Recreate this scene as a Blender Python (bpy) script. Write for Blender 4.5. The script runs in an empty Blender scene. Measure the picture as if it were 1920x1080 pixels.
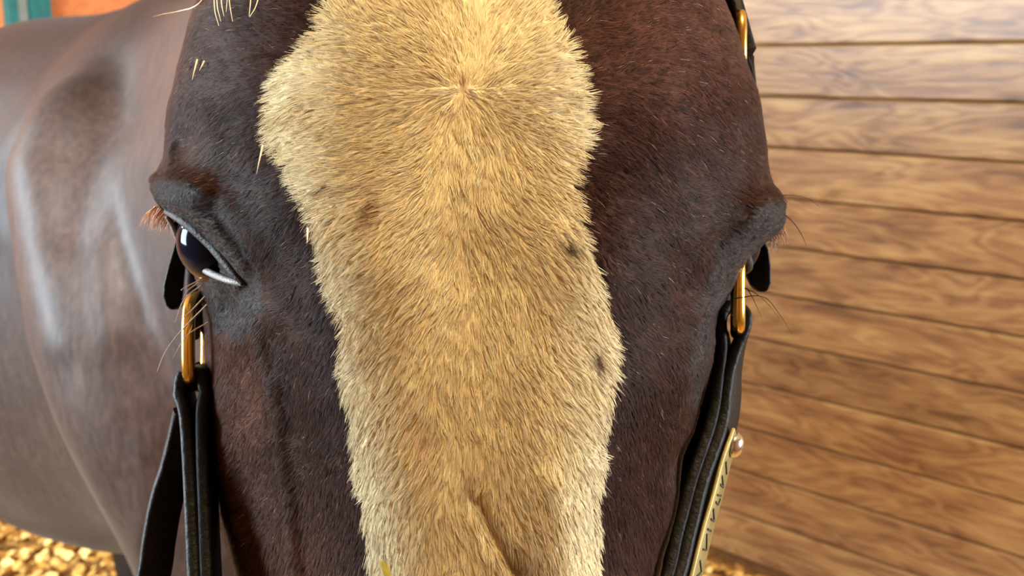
import bpy, bmesh, math, random
import numpy as np
from mathutils import Vector, Matrix
from mathutils.kdtree import KDTree

random.seed(7)
rng = np.random.default_rng(7)
SC = bpy.context.scene
COL = SC.collection

# ------------------------------------------------------------------ camera
FPX = 2000.0                       # focal length in pixels of the 1920 x 1080 frame
CAM_H = 1.52
PITCH = math.radians(11.9)
cam_d = bpy.data.cameras.new('camera')
cam = bpy.data.objects.new('camera', cam_d); COL.objects.link(cam)
cam.location = (0, 0, CAM_H)
cam.rotation_euler = (math.pi/2 - PITCH, 0, 0)
cam_d.sensor_width = 36.0
cam_d.lens = 36.0*FPX/1920.0
cam_d.clip_start = 0.02
cam_d.dof.use_dof = True
cam_d.dof.focus_distance = 0.325
cam_d.dof.aperture_fstop = 22.0
SC.camera = cam

# ------------------------------------------------------------------ world, exposure
SC.view_settings.view_transform = 'Standard'
SC.view_settings.look = 'None'
SC.view_settings.exposure = 0.0
SC.view_settings.gamma = 1.0
SC.view_settings.use_curve_mapping = False
SC.cycles_curves.shape = 'THICK'
SC.cycles.max_bounces = 8
SC.cycles.diffuse_bounces = 4
w = bpy.data.worlds.new('world'); SC.world = w; w.use_nodes = True
w.node_tree.nodes['Background'].inputs[0].default_value = (0.75, 0.87, 1.0, 1)
w.node_tree.nodes['Background'].inputs[1].default_value = 0.5

R2 = math.sqrt(0.5)
def stall(e1, e2, z=0.0):          # stall plan: e1 runs along the plank wall away from us, e2 towards it
    return Vector(((e2 - e1)*R2, (e1 + e2)*R2, z))
E1 = Vector((-R2, R2, 0)); E2 = Vector((R2, R2, 0)); UP = Vector((0, 0, 1))

def area(name, loc, direction, sx, sy, power, color):
    l = bpy.data.lights.new(name, 'AREA'); l.shape = 'RECTANGLE'; l.size = sx; l.size_y = sy
    l.energy = power; l.color = color
    o = bpy.data.objects.new(name, l); COL.objects.link(o)
    o.location = loc; o.rotation_euler = Vector(direction).to_track_quat('-Z', 'Y').to_euler()
    return o
# daylight falling in through the opening on the left and the window behind the camera
area('stall_opening_daylight', stall(2.15, -1.34, 1.60), E2, 1.4, 1.0, 250, (0.74, 0.90, 1.0))
area('added_high_fill', stall(3.75, -1.34, 2.55), E2*0.9 - UP*0.45, 1.1, 0.6, 170, (0.74, 0.90, 1.0))  # added high light to brighten the horse's back, rim and wall top
area('window_daylight', stall(-1.78, 1.9, 1.60), E1, 1.2, 1.0, 190, (0.90, 0.96, 1.0))

# ------------------------------------------------------------------ helpers
CR = Vector((1, 0, 0)); CF = Vector((0, math.cos(PITCH), -math.sin(PITCH))); CU = Vector((0, math.sin(PITCH), math.cos(PITCH)))
RM = np.array([[CR.x, CF.x, CU.x], [CR.y, CF.y, CU.y], [CR.z, CF.z, CU.z]])   # (right, depth, up) -> world
C0 = np.array([0, 0, CAM_H])
def P(px, py, d):
    """place measured in the photo: pixel and distance -> world point"""
    return Vector(C0 + RM @ np.array([(px-960)/FPX*d, d, (540-py)/FPX*d]))
def to_world(q): return q @ RM.T + C0
def to_px(p):
    q = (np.asarray(p) - C0) @ RM
    d = np.maximum(q[:, 1], 1e-3)
    return 960 + q[:, 0]/d*FPX, 540 - q[:, 2]/d*FPX, q[:, 1]

def srgb(r, g, b):
    f = lambda c: (c/255/12.92) if c/255 <= 0.04045 else ((c/255+0.055)/1.055)**2.4
    return (f(r), f(g), f(b), 1.0)

def link(o, parent=None):
    COL.objects.link(o)
    if parent is not None:
        o.parent = parent
    return o
def empty(name, loc):
    o = bpy.data.objects.new(name, None); o.location = loc; o.empty_display_size = 0.05
    return link(o)
def place(o, parent):
    """parent while keeping the world-space mesh data in place"""
    o.parent = parent
    if parent is not None:
        bpy.context.view_layer.update()
        o.matrix_parent_inverse = parent.matrix_world.inverted()
def mesh_obj(name, verts, faces, mat, parent=None, smooth=True):
    me = bpy.data.meshes.new(name)
    me.from_pydata([tuple(v) for v in verts], [], [tuple(f) for f in faces])
    me.materials.append(mat)
    if smooth:
        me.polygons.foreach_set('use_smooth', np.ones(len(me.polygons), dtype=bool))
    me.update()
    o = bpy.data.objects.new(name, me); COL.objects.link(o)
    if parent is not None: place(o, parent)
    return o
def bm_obj(name, bm, mat, parent=None, smooth=False):
    me = bpy.data.meshes.new(name); bmesh.ops.recalc_face_normals(bm, faces=bm.faces); bm.to_mesh(me); bm.free()
    me.materials.append(mat)
    if smooth: me.polygons.foreach_set('use_smooth', np.ones(len(me.polygons), dtype=bool))
    o = bpy.data.objects.new(name, me); COL.objects.link(o)
    if parent is not None: place(o, parent)
    return o
def tag(o, label=None, cat=None, group=None, kind=None):
    if label: o['label'] = label
    if cat: o['category'] = cat
    if group: o['group'] = group
    if kind: o['kind'] = kind
    return o

def smoothstep(a, b, x):
    t = np.clip((x-a)/(b-a), 0, 1); return t*t*(3-2*t)
def pchip(xk, yk, x):
    xk = np.asarray(xk, float); yk = np.asarray(yk, float); x = np.asarray(x, float)
    h = np.diff(xk); d = np.diff(yk)/h
    m = np.zeros_like(yk)
    for i in range(1, len(xk)-1):
        m[i] = 0 if d[i-1]*d[i] <= 0 else 2*d[i-1]*d[i]/(d[i-1]+d[i])
    m[0] = d[0]; m[-1] = d[-1]
    i = np.clip(np.searchsorted(xk, x)-1, 0, len(xk)-2)
    t = np.clip((x-xk[i])/h[i], 0, 1)
    return ((2*t**3-3*t**2+1)*yk[i] + (t**3-2*t**2+t)*h[i]*m[i] + (-2*t**3+3*t**2)*yk[i+1] + (t**3-t**2)*h[i]*m[i+1])
def catmull(pts, n):
    """open Catmull-Rom through pts, n samples per span"""
    pts = [Vector(p) for p in pts]; out = []
    ext = [pts[0]*2-pts[1]] + pts + [pts[-1]*2-pts[-2]]
    for i in range(1, len(ext)-2):
        a, b, c, d = ext[i-1:i+3]
        for k in range(n):
            t = k/n
            out.append(0.5*((2*b) + (c-a)*t + (2*a-5*b+4*c-d)*t*t + (3*b-a-3*c+d)*t**3))
    out.append(pts[-1])
    return out
def seg_dist(x, y, poly):
    """distance of pixel arrays to a polyline"""
    best = np.full(np.shape(x), 1e9)
    for (x0, y0), (x1, y1) in zip(poly[:-1], poly[1:]):
        dx, dy = x1-x0, y1-y0; L2 = dx*dx+dy*dy
        t = np.clip(((x-x0)*dx+(y-y0)*dy)/L2, 0, 1)
        best = np.minimum(best, np.hypot(x-x0-t*dx, y-y0-t*dy))
    return best
def inside(x, y, poly):
    r = np.zeros(np.shape(x), bool); n = len(poly)
    for i in range(n):
        x0, y0 = poly[i]; x1, y1 = poly[(i+1) % n]
        if y0 == y1: continue
        c = ((y0 > y) != (y1 > y)) & (x < (x1-x0)*(y-y0)/(y1-y0)+x0)
        r ^= c
    return r
def vnoise(x, y, seed=0):
    """smooth value noise in [-1,1]"""
    xi = np.floor(x).astype(np.int64); yi = np.floor(y).astype(np.int64)
    fx = x-xi; fy = y-yi; fx = fx*fx*(3-2*fx); fy = fy*fy*(3-2*fy)
    def h(a, b):
        n = (a*374761393 + b*668265263 + seed*1442695041) & 0xffffffff
        n = ((n ^ (n >> 13))*1274126177) & 0xffffffff
        return ((n ^ (n >> 16)) & 0xffff)/32767.5-1
    return (h(xi, yi)*(1-fx)+h(xi+1, yi)*fx)*(1-fy) + (h(xi, yi+1)*(1-fx)+h(xi+1, yi+1)*fx)*fy

def sweep(path, radii, nseg=10, cap=True):
    """tube of varying radius; radii item r or (rx, ry)"""
    V = []; F = []; path = [Vector(p) for p in path]; n = len(path)
    prev = None
    for i, p in enumerate(path):
        t = (path[min(i+1, n-1)]-path[max(i-1, 0)]).normalized()
        if prev is None:
            ref = Vector((0, 0, 1)) if abs(t.z) < 0.9 else Vector((1, 0, 0))
            a = t.cross(ref).normalized()
        else:
            a = (prev - t*prev.dot(t)).normalized()
        prev = a; b = t.cross(a)
        r = radii[i] if hasattr(radii, '__len__') else radii
        rx, ry = r if hasattr(r, '__len__') else (r, r)
        for k in range(nseg):
            an = 2*math.pi*k/nseg
            V.append(p + a*math.cos(an)*rx + b*math.sin(an)*ry)
    for i in range(n-1):
        for k in range(nseg):
            F.append((i*nseg+k, i*nseg+(k+1) % nseg, (i+1)*nseg+(k+1) % nseg, (i+1)*nseg+k))
    if cap:
        F.append(tuple(range(nseg))[::-1]); F.append(tuple(range((n-1)*nseg, n*nseg)))
    return V, F
def closed_tube(path, r, nseg=10):
    V = []; F = []; path = [Vector(p) for p in path]; n = len(path)
    cen = sum(path, Vector())/n
    nrm = (path[0]-cen).cross(path[n//4]-cen).normalized()
    for i, p in enumerate(path):
        t = (path[(i+1) % n]-path[i-1]).normalized(); b = t.cross(nrm).normalized()
        for k in range(nseg):
            an = 2*math.pi*k/nseg; V.append(p + b*math.cos(an)*r + nrm*math.sin(an)*r)
    for i in range(n):
        j = (i+1) % n
        for k in range(nseg):
            F.append((i*nseg+k, i*nseg+(k+1) % nseg, j*nseg+(k+1) % nseg, j*nseg+k))
    return V, F
def ribbon(path, wdirs, width, thick, bev=0.3):
    """leather strap: rounded rectangle swept along path; width runs along wdirs"""
    path = [Vector(p) for p in path]; n = len(path)
    V = []; F = []
    if not isinstance(wdirs, (list, tuple)) : wdirs = [wdirs]*n
    prof = []
    for (sx, sy) in ((1, 1), (-1, 1), (-1, -1), (1, -1)):
        for q in range(3):
            a = {(1, 1): 0, (-1, 1): 90, (-1, -1): 180, (1, -1): 270}[(sx, sy)] + q*45
            prof.append((sx, sy, math.cos(math.radians(a)), math.sin(math.radians(a))))
    m = len(prof)
    for i, p in enumerate(path):
        t = (path[min(i+1, n-1)]-path[max(i-1, 0)]).normalized()
        wd = Vector(wdirs[i]); wd = (wd - t*wd.dot(t)).normalized(); nn = t.cross(wd)
        wi = width[i] if hasattr(width, '__len__') else width
        ti = thick[i] if hasattr(thick, '__len__') else thick
        r = bev*ti
        for (sx, sy, cx, cy) in prof:
            V.append(p + wd*(sx*(wi/2-r)+cx*r) + nn*(sy*(ti/2-r)+cy*r))
    for i in range(n-1):
        for k in range(m):
            F.append((i*m+k, i*m+(k+1) % m, (i+1)*m+(k+1) % m, (i+1)*m+k))
    F.append(tuple(range(m))[::-1]); F.append(tuple(range((n-1)*m, n*m)))
    return V, F

# ------------------------------------------------------------------ materials
def new_mat(name, rough=0.6, spec=0.5, color=(0.5, 0.5, 0.5, 1), metallic=0.0):
    m = bpy.data.materials.new(name); m.use_nodes = True
    b = m.node_tree.nodes['Principled BSDF']
    b.inputs['Base Color'].default_value = color
    b.inputs['Roughness'].default_value = rough
    b.inputs['Specular IOR Level'].default_value = spec
    b.inputs['Metallic'].default_value = metallic
    return m, m.node_tree.nodes, m.node_tree.links, b
def noise_node(N, L, scale, detail=4, rough=0.55, vec=None, dist=0.0):
    n = N.new('ShaderNodeTexNoise'); n.inputs['Scale'].default_value = scale
    n.inputs['Detail'].default_value = detail; n.inputs['Roughness'].default_value = rough
    n.inputs['Distortion'].default_value = dist
    if vec is not None: L.new(vec, n.inputs['Vector'])
    return n
def ramp(N, L, fac, stops):
    r = N.new('ShaderNodeValToRGB'); e = r.color_ramp.elements
    while len(e) > 1: e.remove(e[-1])
    e[0].position = stops[0][0]; e[0].color = stops[0][1]
    for p, c in stops[1:]:
        q = e.new(p); q.color = c
    L.new(fac, r.inputs['Fac']); return r
def bump(N, L, h, strength, dist, bsdf):
    b = N.new('ShaderNodeBump'); b.inputs['Strength'].default_value = strength; b.inputs['Distance'].default_value = dist
    L.new(h, b.inputs['Height']); L.new(b.outputs['Normal'], bsdf.inputs['Normal']); return b
def mapping(N, L, scale, rot=(0, 0, 0), coord='Object', loc=None):
    tc = N.new('ShaderNodeTexCoord'); mp = N.new('ShaderNodeMapping')
    mp.inputs['Scale'].default_value = scale; mp.inputs['Rotation'].default_value = rot
    L.new(tc.outputs[coord], mp.inputs['Vector'])
    return mp

def wood_material(name, light, mid, dark, rough=0.38):
    m, N, L, b = new_mat(name, rough, 0.5)
    mp = mapping(N, L, (1, 1, 1))
    oi = N.new('ShaderNodeObjectInfo')
    mul = N.new('ShaderNodeVectorMath'); mul.operation = 'SCALE'; mul.inputs[0].default_value = (37, 11, 53)
    L.new(oi.outputs['Random'], mul.inputs['Scale'])
    add = N.new('ShaderNodeVectorMath'); add.operation = 'ADD'
    L.new(mp.outputs['Vector'], add.inputs[0]); L.new(mul.outputs['Vector'], add.inputs[1])
    # cathedral grain: contour lines of a stretched field
    st = N.new('ShaderNodeMapping'); st.inputs['Scale'].default_value = (2.2, 8, 11.0)
    L.new(add.outputs['Vector'], st.inputs['Vector'])
    field = noise_node(N, L, 1.0, 2.5, 0.5, st.outputs['Vector'], 0.4)
    k = N.new('ShaderNodeMath'); k.operation = 'MULTIPLY'; k.inputs[1].default_value = 70
    L.new(field.outputs['Fac'], k.inputs[0])
    si = N.new('ShaderNodeMath'); si.operation = 'SINE'; L.new(k.outputs[0], si.inputs[0])
    st2 = N.new('ShaderNodeMapping'); st2.inputs['Scale'].default_value = (6, 40, 90)
    L.new(add.outputs['Vector'], st2.inputs['Vector'])
    fib = noise_node(N, L, 1.0, 4, 0.6, st2.outputs['Vector'])
    st3 = N.new('ShaderNodeMapping'); st3.inputs['Scale'].default_value = (2.6, 5, 14.0)
    L.new(add.outputs['Vector'], st3.inputs['Vector'])
    blot = noise_node(N, L, 1.3, 4, 0.6, st3.outputs['Vector'], 0.3)
    a1 = N.new('ShaderNodeMath'); a1.operation = 'MULTIPLY_ADD'; a1.inputs[1].default_value = 0.085
    L.new(si.outputs[0], a1.inputs[0]); L.new(blot.outputs['Fac'], a1.inputs[2])
    a2 = N.new('ShaderNodeMath'); a2.operation = 'MULTIPLY_ADD'; a2.inputs[1].default_value = 0.34
    L.new(fib.outputs['Fac'], a2.inputs[0]); L.new(a1.outputs[0], a2.inputs[2])
    r = ramp(N, L, a2.outputs[0], [(0.36, dark), (0.62, mid), (0.90, light)])
    # knots
    st4 = N.new('ShaderNodeMapping'); st4.inputs['Scale'].default_value = (2.0, 1, 4.5)
    L.new(add.outputs['Vector'], st4.inputs['Vector'])
    vo = N.new('ShaderNodeTexVoronoi'); vo.inputs['Scale'].default_value = 1.25; L.new(st4.outputs['Vector'], vo.inputs['Vector'])
    kr = ramp(N, L, vo.outputs['Distance'], [(0.035, (0.12, 0.09, 0.08, 1)), (0.10, (0.8, 0.72, 0.62, 1)), (0.16, (1, 1, 1, 1))])
    mx = N.new('ShaderNodeMix'); mx.data_type = 'RGBA'; mx.blend_type = 'MULTIPLY'; mx.inputs['Factor'].default_value = 0.85
    L.new(r.outputs['Color'], mx.inputs['A']); L.new(kr.outputs['Color'], mx.inputs['B'])
    hs = N.new('ShaderNodeHueSaturation')
    mr = N.new('ShaderNodeMapRange'); mr.inputs['To Min'].default_value = 0.88; mr.inputs['To Max'].default_value = 1.1
    L.new(oi.outputs['Random'], mr.inputs['Value']); L.new(mr.outputs['Result'], hs.inputs['Value'])
    L.new(mx.outputs['Result'], hs.inputs['Color']); L.new(hs.outputs['Color'], b.inputs['Base Color'])
    bump(N, L, a2.outputs[0], 0.25, 0.004, b)
    return m
M_wood = wood_material('pine_boards', srgb(172, 140, 92), srgb(140, 104, 69), srgb(90, 62, 43))

def plain(name, col, rough=0.7, spec=0.3, nscale=20, amt=0.25, bstr=0.2, metallic=0.0):
    m, N, L, b = new_mat(name, rough, spec, metallic=metallic)
    mp = mapping(N, L, (1, 1, 1))
    n = noise_node(N, L, nscale, 5, 0.6, mp.outputs['Vector'])
    c = col
    lo = tuple(v*(1-amt) for v in c[:3])+(1,); hi = tuple(min(1, v*(1+amt)) for v in c[:3])+(1,)
    r = ramp(N, L, n.outputs['Fac'], [(0.3, lo), (0.7, hi)])
    L.new(r.outputs['Color'], b.inputs['Base Color'])
    if bstr: bump(N, L, n.outputs['Fac'], bstr, 0.002, b)
    return m
M_leather = plain('black_leather', srgb(9, 7, 7), 0.5, 0.16, 260, 0.35, 0.35)
M_leather_edge = plain('raw_leather_edge', srgb(92, 84, 78), 0.8, 0.3, 500, 0.4, 0.6)
M_brass = plain('brass', (0.83, 0.56, 0.13, 1), 0.2, 0.5, 90, 0.15, 0.05, metallic=1.0)
M_plate = plain('aged_brass', srgb(138, 126, 84), 0.5, 0.5, 120, 0.2, 0.1, metallic=0.85)
M_steel = plain('steel', (0.72, 0.72, 0.70, 1), 0.18, 0.5, 60, 0.1, 0.0, metallic=1.0)
M_engrave = plain('engraving', srgb(46, 40, 26), 0.6, 0.3, 60, 0.1, 0.0)
M_plaster = plain('stall_boards_far', srgb(150, 120, 90), 0.7, 0.2, 6, 0.25, 0.1)
M_orange = plain('orange_paint', srgb(206, 122, 70), 0.7, 0.3, 30, 0.18, 0.1)
M_green = plain('green_paint', srgb(14, 92, 88), 0.5, 0.4, 30, 0.2, 0.05)
M_glass = plain('dusty_glass', srgb(150, 158, 150), 0.3, 0.5, 12, 0.2, 0.0)
M_concrete = plain('bedding_ground', srgb(150, 108, 58), 0.9, 0.1, 30, 0.35, 0.5)
M_lash = plain('lash_hair', srgb(176, 110, 62), 0.5, 0.4, 40, 0.2, 0.0)

def attr_mat(name, rough, spec, sheen=0.0):
    m, N, L, b = new_mat(name, rough, spec)
    a = N.new('ShaderNodeAttribute'); a.attribute_name = 'coat'
    L.new(a.outputs['Color'], b.inputs['Base Color'])
    return m, N, L, b, a
M_skin, N, L, b, a = attr_mat('horse_hide', 0.5, 0.3)
mp = mapping(N, L, (60, 60, 14)); n1 = noise_node(N, L, 1.0, 4, 0.6, mp.outputs['Vector'], 0.4)
mp2 = mapping(N, L, (170, 170, 60)); n2 = noise_node(N, L, 1.0, 3, 0.7, mp2.outputs['Vector'])
r1 = ramp(N, L, n1.outputs['Fac'], [(0.3, (0.75, 0.75, 0.75, 1)), (0.7, (1.2, 1.2, 1.2, 1))])
mx = N.new('ShaderNodeMix'); mx.data_type = 'RGBA'; mx.blend_type = 'MULTIPLY'; mx.inputs['Factor'].default_value = 1
r2 = ramp(N, L, n2.outputs['Fac'], [(0.3, (0.65, 0.65, 0.65, 1)), (0.7, (1.4, 1.4, 1.4, 1))])
mx2 = N.new('ShaderNodeMix'); mx2.data_type = 'RGBA'; mx2.blend_type = 'MULTIPLY'; mx2.inputs['Factor'].default_value = 1
L.new(a.outputs['Color'], mx.inputs['A']); L.new(r1.outputs['Color'], mx.inputs['B'])
L.new(mx.outputs['Result'], mx2.inputs['A']); L.new(r2.outputs['Color'], mx2.inputs['B']); L.new(mx2.outputs['Result'], b.inputs['Base Color'])
bump(N, L, n1.outputs['Fac'], 0.2, 0.004, b)
L.new(a.outputs['Alpha'], b.inputs['Specular IOR Level'])      # groomed body coat is glossier than the face
b.inputs['Sheen Weight'].default_value = 0.03; b.inputs['Sheen Roughness'].default_value = 0.4
def fur_mat(name, spec, keep, sheen, coat=0.0):
    m, N, L, b, a = attr_mat(name, 0.45, spec)
    b.inputs['Coat Weight'].default_value = coat; b.inputs['Coat IOR'].default_value = 1.25; b.inputs['Coat Roughness'].default_value = 0.4
    b.inputs['Sheen Weight'].default_value = sheen; b.inputs['Sheen Roughness'].default_value = 0.22
    # strands lying flat shade largely with the hide they lie on
    sn = N.new('ShaderNodeAttribute'); sn.attribute_name = 'hide_normal'; ge = N.new('ShaderNodeNewGeometry')
    mxn = N.new('ShaderNodeMix'); mxn.data_type = 'VECTOR'; mxn.inputs['Factor'].default_value = keep
    L.new(ge.outputs['Normal'], mxn.inputs['A']); L.new(sn.outputs['Vector'], mxn.inputs['B'])
    nv = N.new('ShaderNodeVectorMath'); nv.operation = 'NORMALIZE'; L.new(mxn.outputs['Result'], nv.inputs[0])
    L.new(nv.outputs['Vector'], b.inputs['Normal'])
    return m
M_fur = fur_mat('cream_hair', 0.03, 0.88, 0.3)
M_fur_brown = fur_mat('brown_hair', 0.025, 0.80, 0.42, 0.3)
M_strand, N, L, b, a = attr_mat('long_hair', 0.35, 0.5)
M_lid = plain('eyelid_skin', srgb(34, 31, 31), 0.5, 0.3, 900, 0.3, 0.4)

# ------------------------------------------------------------------ the setting
def wall_planks():
    root = mesh_obj('wall_right', [stall(-1.8, 2.645), stall(4.7, 2.645), stall(4.7, 2.645, 3.0), stall(-1.8, 2.645, 3.0)] +
                    [stall(-1.8, 2.745), stall(4.7, 2.745), stall(4.7, 2.745, 3.0), stall(-1.8, 2.745, 3.0)],
                    [(0, 1, 2, 3), (7, 6, 5, 4), (0, 4, 5, 1), (3, 2, 6, 7), (0, 3, 7, 4), (1, 5, 6, 2)], M_wood_dark, smooth=False)
    tag(root, kind='structure')
    H = PLANK_H; Lh = 6.4; T = 0.024; g = 0.0022; ch = 0.0045
    me = None; z = PLANK_Z0; k = 0
    while z + H < 3.02:
        if me is None:
            bm = bmesh.new()
            hz = H/2-g
            prof = [(T, -hz), (T, hz), (ch, hz), (0, hz-ch), (0, -hz+ch), (ch, -hz)]   # (depth from face, height)
            rings = []
            for sx in (-Lh/2, Lh/2):
                rings.append([bm.verts.new((sx, y, zz)) for (y, zz) in prof])
            for i in range(6):
                bm.faces.new((rings[0][i], rings[0][(i+1) % 6], rings[1][(i+1) % 6], rings[1][i]))
            bm.faces.new(rings[0][::-1]); bm.faces.new(rings[1])
            bmesh.ops.recalc_face_normals(bm, faces=bm.faces)
            me = bpy.data.meshes.new('plank'); bm.to_mesh(me); bm.free(); me.materials.append(M_wood)
        o = bpy.data.objects.new('plank', me); COL.objects.link(o)
        c = stall(1.45, 2.62, z+H/2)
        # plank's local x runs along the wall, local y into the wall
        o.matrix_world = Matrix(((E1.x, E2.x, 0, c.x), (E1.y, E2.y, 0, c.y), (0, 0, 1, c.z), (0, 0, 0, 1)))
        mw = o.matrix_world.copy(); o.parent = root; o.matrix_world = mw
        z += H; k += 1
PLANK_H = 0.1385; PLANK_Z0 = 0.045
M_wood_dark = plain('wall_backing', srgb(120, 84, 50), 0.8, 0.2, 10, 0.3, 0.0)
wall_planks()

def slab(name, pts, thick_dir, mat):
    pts = [Vector(p) for p in pts]; q = [p + Vector(thick_dir) for p in pts]; n = len(pts)
    V = pts + q; F = [tuple(range(n)), tuple(range(n, 2*n))[::-1]]
    for i in range(n): F.append((i, i+n, (i+1) % n + n, (i+1) % n))
    bm = bmesh.new(); vs = [bm.verts.new(v) for v in V]
    for f in F: bm.faces.new([vs[i] for i in f])
    return tag(bm_obj(name, bm, mat), kind='structure')
slab('floor', [stall(-1.8, -1.3), stall(4.7, -1.3), stall(4.7, 2.75), stall(-1.8, 2.75)], (0, 0, -0.1), M_concrete)
slab('ceiling', [stall(-1.8, -1.3, 3.0), stall(4.7, -1.3, 3.0), stall(4.7, 2.75, 3.0), stall(-1.8, 2.75, 3.0)], (0, 0, 0.1), M_plaster)
# front wall (behind the camera) with its window: two outlines meeting round the opening
slab('wall_front', [stall(-1.7, -1.3), stall(-1.7, 2.64), stall(-1.7, 2.64, 3.0), stall(-1.7, 2.52, 3.0), stall(-1.7, 2.52, 1.08), stall(-1.7, 1.28, 1.08),
                    stall(-1.7, 1.28, 2.12), stall(-1.7, 2.52, 2.12), stall(-1.7, 2.52, 3.0), stall(-1.7, -1.3, 3.0)], -E1*0.1, M_plaster)
# back wall: painted orange, a green-framed window in it
slab('wall_back', [stall(4.6, -1.3), stall(4.6, 2.64), stall(4.6, 2.64, 3.0), stall(4.6, -1.3, 3.0)], E1*0.1, M_orange)
def boxes(name, specs, mat, parent=None):
    bm = bmesh.new()
    for (c, ax, s) in specs:
        r = bmesh.ops.create_cube(bm, size=1.0)
        for v in r['verts']:
            v.co = Vector(c) + ax[0]*v.co.x*s[0] + ax[1]*v.co.y*s[1] + UP*v.co.z*s[2]
    return bm_obj(name, bm, mat, parent)
# left wall with two openings: one at horse height, one added high up near the back for the fill light
def wall_left():
    sp = []
    def piece(a0, a1, z0, z1): sp.append((stall((a0+a1)/2, -1.35, (z0+z1)/2), (E1, E2), (a1-a0, 0.1, z1-z0)))
    piece(-1.8, 1.40, 0, 3.0); piece(1.40, 2.90, 0, 1.05); piece(1.40, 2.90, 2.15, 3.0); piece(2.90, 3.15, 0, 3.0)
    piece(3.15, 4.35, 0, 2.20); piece(3.15, 4.35, 2.90, 3.0); piece(4.35, 4.7, 0, 3.0)
    tag(boxes('wall_left', sp, M_plaster), kind='structure')
wall_left()
W = empty('window_1', stall(4.57, 1.55, 1.9)); tag(W, kind='structure')
for (a, b_, zz, hh) in ((1.711, 0.038, 1.95, 1.1), (1.822, 0.081, 1.95, 1.1)):
    boxes('window_frame', [(stall(4.57, a, zz), (E1, E2), (0.06, b_, hh))], M_green, W)
boxes('window_frame', [(stall(4.57, 1.7555, 2.45), (E1, E2), (0.058, 0.051, 0.1))], M_green, W)
boxes('window_frame', [(stall(4.57, 1.7555, 1.44), (E1, E2), (0.058, 0.051, 0.08))], M_green, W)
boxes('window_pane', [(stall(4.585, 1.7555, 1.945), (E1, E2), (0.012, 0.051, 0.9))], M_glass, W)

# ceiling bulb lamp that warms the stall
def lamp(loc):
    root = empty('ceiling_lamp', loc); tag(root, 'round white enamel lamp hanging from the stall ceiling', 'lamp')
    V, F = sweep([loc+UP*0.0, loc+UP*0.10, loc+UP*0.16], [0.16, 0.10, 0.03], 28, cap=False)
    white = plain('white_enamel', srgb(230, 226, 214), 0.4, 0.5, 20, 0.05, 0)
    s = mesh_obj('shade', V, F, white, root)
    s.modifiers.new('thickness', 'SOLIDIFY').thickness = 0.004
    V, F = sweep([loc+UP*0.15, Vector((loc.x, loc.y, 3.0))], 0.008, 10); mesh_obj('cord', V, F, M_leather, root)
    em, N, L, b = new_mat('bulb_glow', 0.5); b.inputs['Emission Color'].default_value = (1, 0.72, 0.42, 1); b.inputs['Emission Strength'].default_value = 6
    bm = bmesh.new(); bmesh.ops.create_uvsphere(bm, u_segments=20, v_segments=12, radius=0.05)
    for v in bm.verts: v.co += loc + UP*0.02
    bm_obj('bulb', bm, em, root, True)
    l = bpy.data.lights.new('bulb_light', 'POINT'); l.energy = 62; l.color = (1, 0.75, 0.41); l.shadow_soft_size = 0.12
    o = bpy.data.objects.new('bulb_light', l); COL.objects.link(o); o.location = loc - UP*0.12; place(o, root)
lamp(Vector((0.16, 0.15, 2.55)))
def added_spot(loc, target):  # unseen spot added to brighten the shoulder, not a known stall lamp
    root = empty('added_spot', loc); tag(root, 'added black spotlight out of view, brightening the horse shoulder', 'lamp')
    d = (target-loc).normalized()
    V, F = sweep([loc-d*0.10, loc-d*0.09, loc+d*0.03, loc+d*0.05], [0.03, 0.05, 0.062, 0.07], 24, cap=False)
    h = mesh_obj('housing', V, F, M_leather, root); h.modifiers.new('thickness', 'SOLIDIFY').thickness = 0.004
    V, F = sweep([loc-d*0.06, Vector((loc.x, loc.y, 3.0))], 0.01, 10); mesh_obj('stem', V, F, M_leather, root)
    l = bpy.data.lights.new('added_spot_light', 'SPOT'); l.energy = 900; l.color = (1, 0.93, 0.84); l.spot_size = math.radians(28); l.spot_blend = 0.45; l.shadow_soft_size = 0.05
    o = bpy.data.objects.new('added_spot_light', l); COL.objects.link(o); o.location = loc + d*0.06; o.rotation_euler = d.to_track_quat('-Z', 'Y').to_euler(); place(o, root)
added_spot(Vector((-0.80, -0.35, 2.75)), Vector((-0.38, 1.02, 1.02)))

# wood shavings over the floor (nobody could count them)
def shavings():
    n = 26000
    e1 = rng.uniform(-0.4, 4.5, n); e2 = rng.uniform(-1.1, 2.6, n)
    ang = rng.uniform(0, 6.283, n); L_ = rng.uniform(0.008, 0.022, n); Wd = L_*rng.uniform(0.4, 0.9, n)
    z = rng.uniform(0.004, 0.03, n); tilt = rng.uniform(-0.8, 0.8, n)
    cx = (e2-e1)*R2; cy = (e1+e2)*R2
    ux = np.cos(ang); uy = np.sin(ang)
    V = np.zeros((n, 6, 3))
    for k, (a, b_, c) in enumerate(((-1, -1, 0), (0, -1, .5), (1, -1, 0), (1, 1, 0.1), (0, 1, .6), (-1, 1, 0.1))):
        dx = a*L_; dy = b_*Wd
        V[:, k, 0] = cx + ux*dx - uy*dy; V[:, k, 1] = cy + uy*dx + ux*dy
        V[:, k, 2] = z + dy*tilt + c*L_*0.7 + np.abs(Wd*tilt)
    base = np.arange(n)[:, None]*6
    f = np.concatenate([base+np.array([0, 1, 4, 5]), base+np.array([1, 2, 3, 4])])
    m, N, L, b = new_mat('pine_shavings', 0.7, 0.2)
    g = N.new('ShaderNodeNewGeometry')
    r = ramp(N, L, g.outputs['Random Per Island'], [(0, srgb(150, 100, 40)), (0.5, srgb(206, 156, 76)), (1, srgb(240, 208, 130))])
    L.new(r.outputs['Color'], b.inputs['Base Color'])
    o = mesh_obj('wood_shavings', V.reshape(-1, 3), f, m, smooth=False)
    tag(o, 'golden wood shavings bedding spread over the stall floor', 'bedding', kind='stuff')
shavings()

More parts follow.
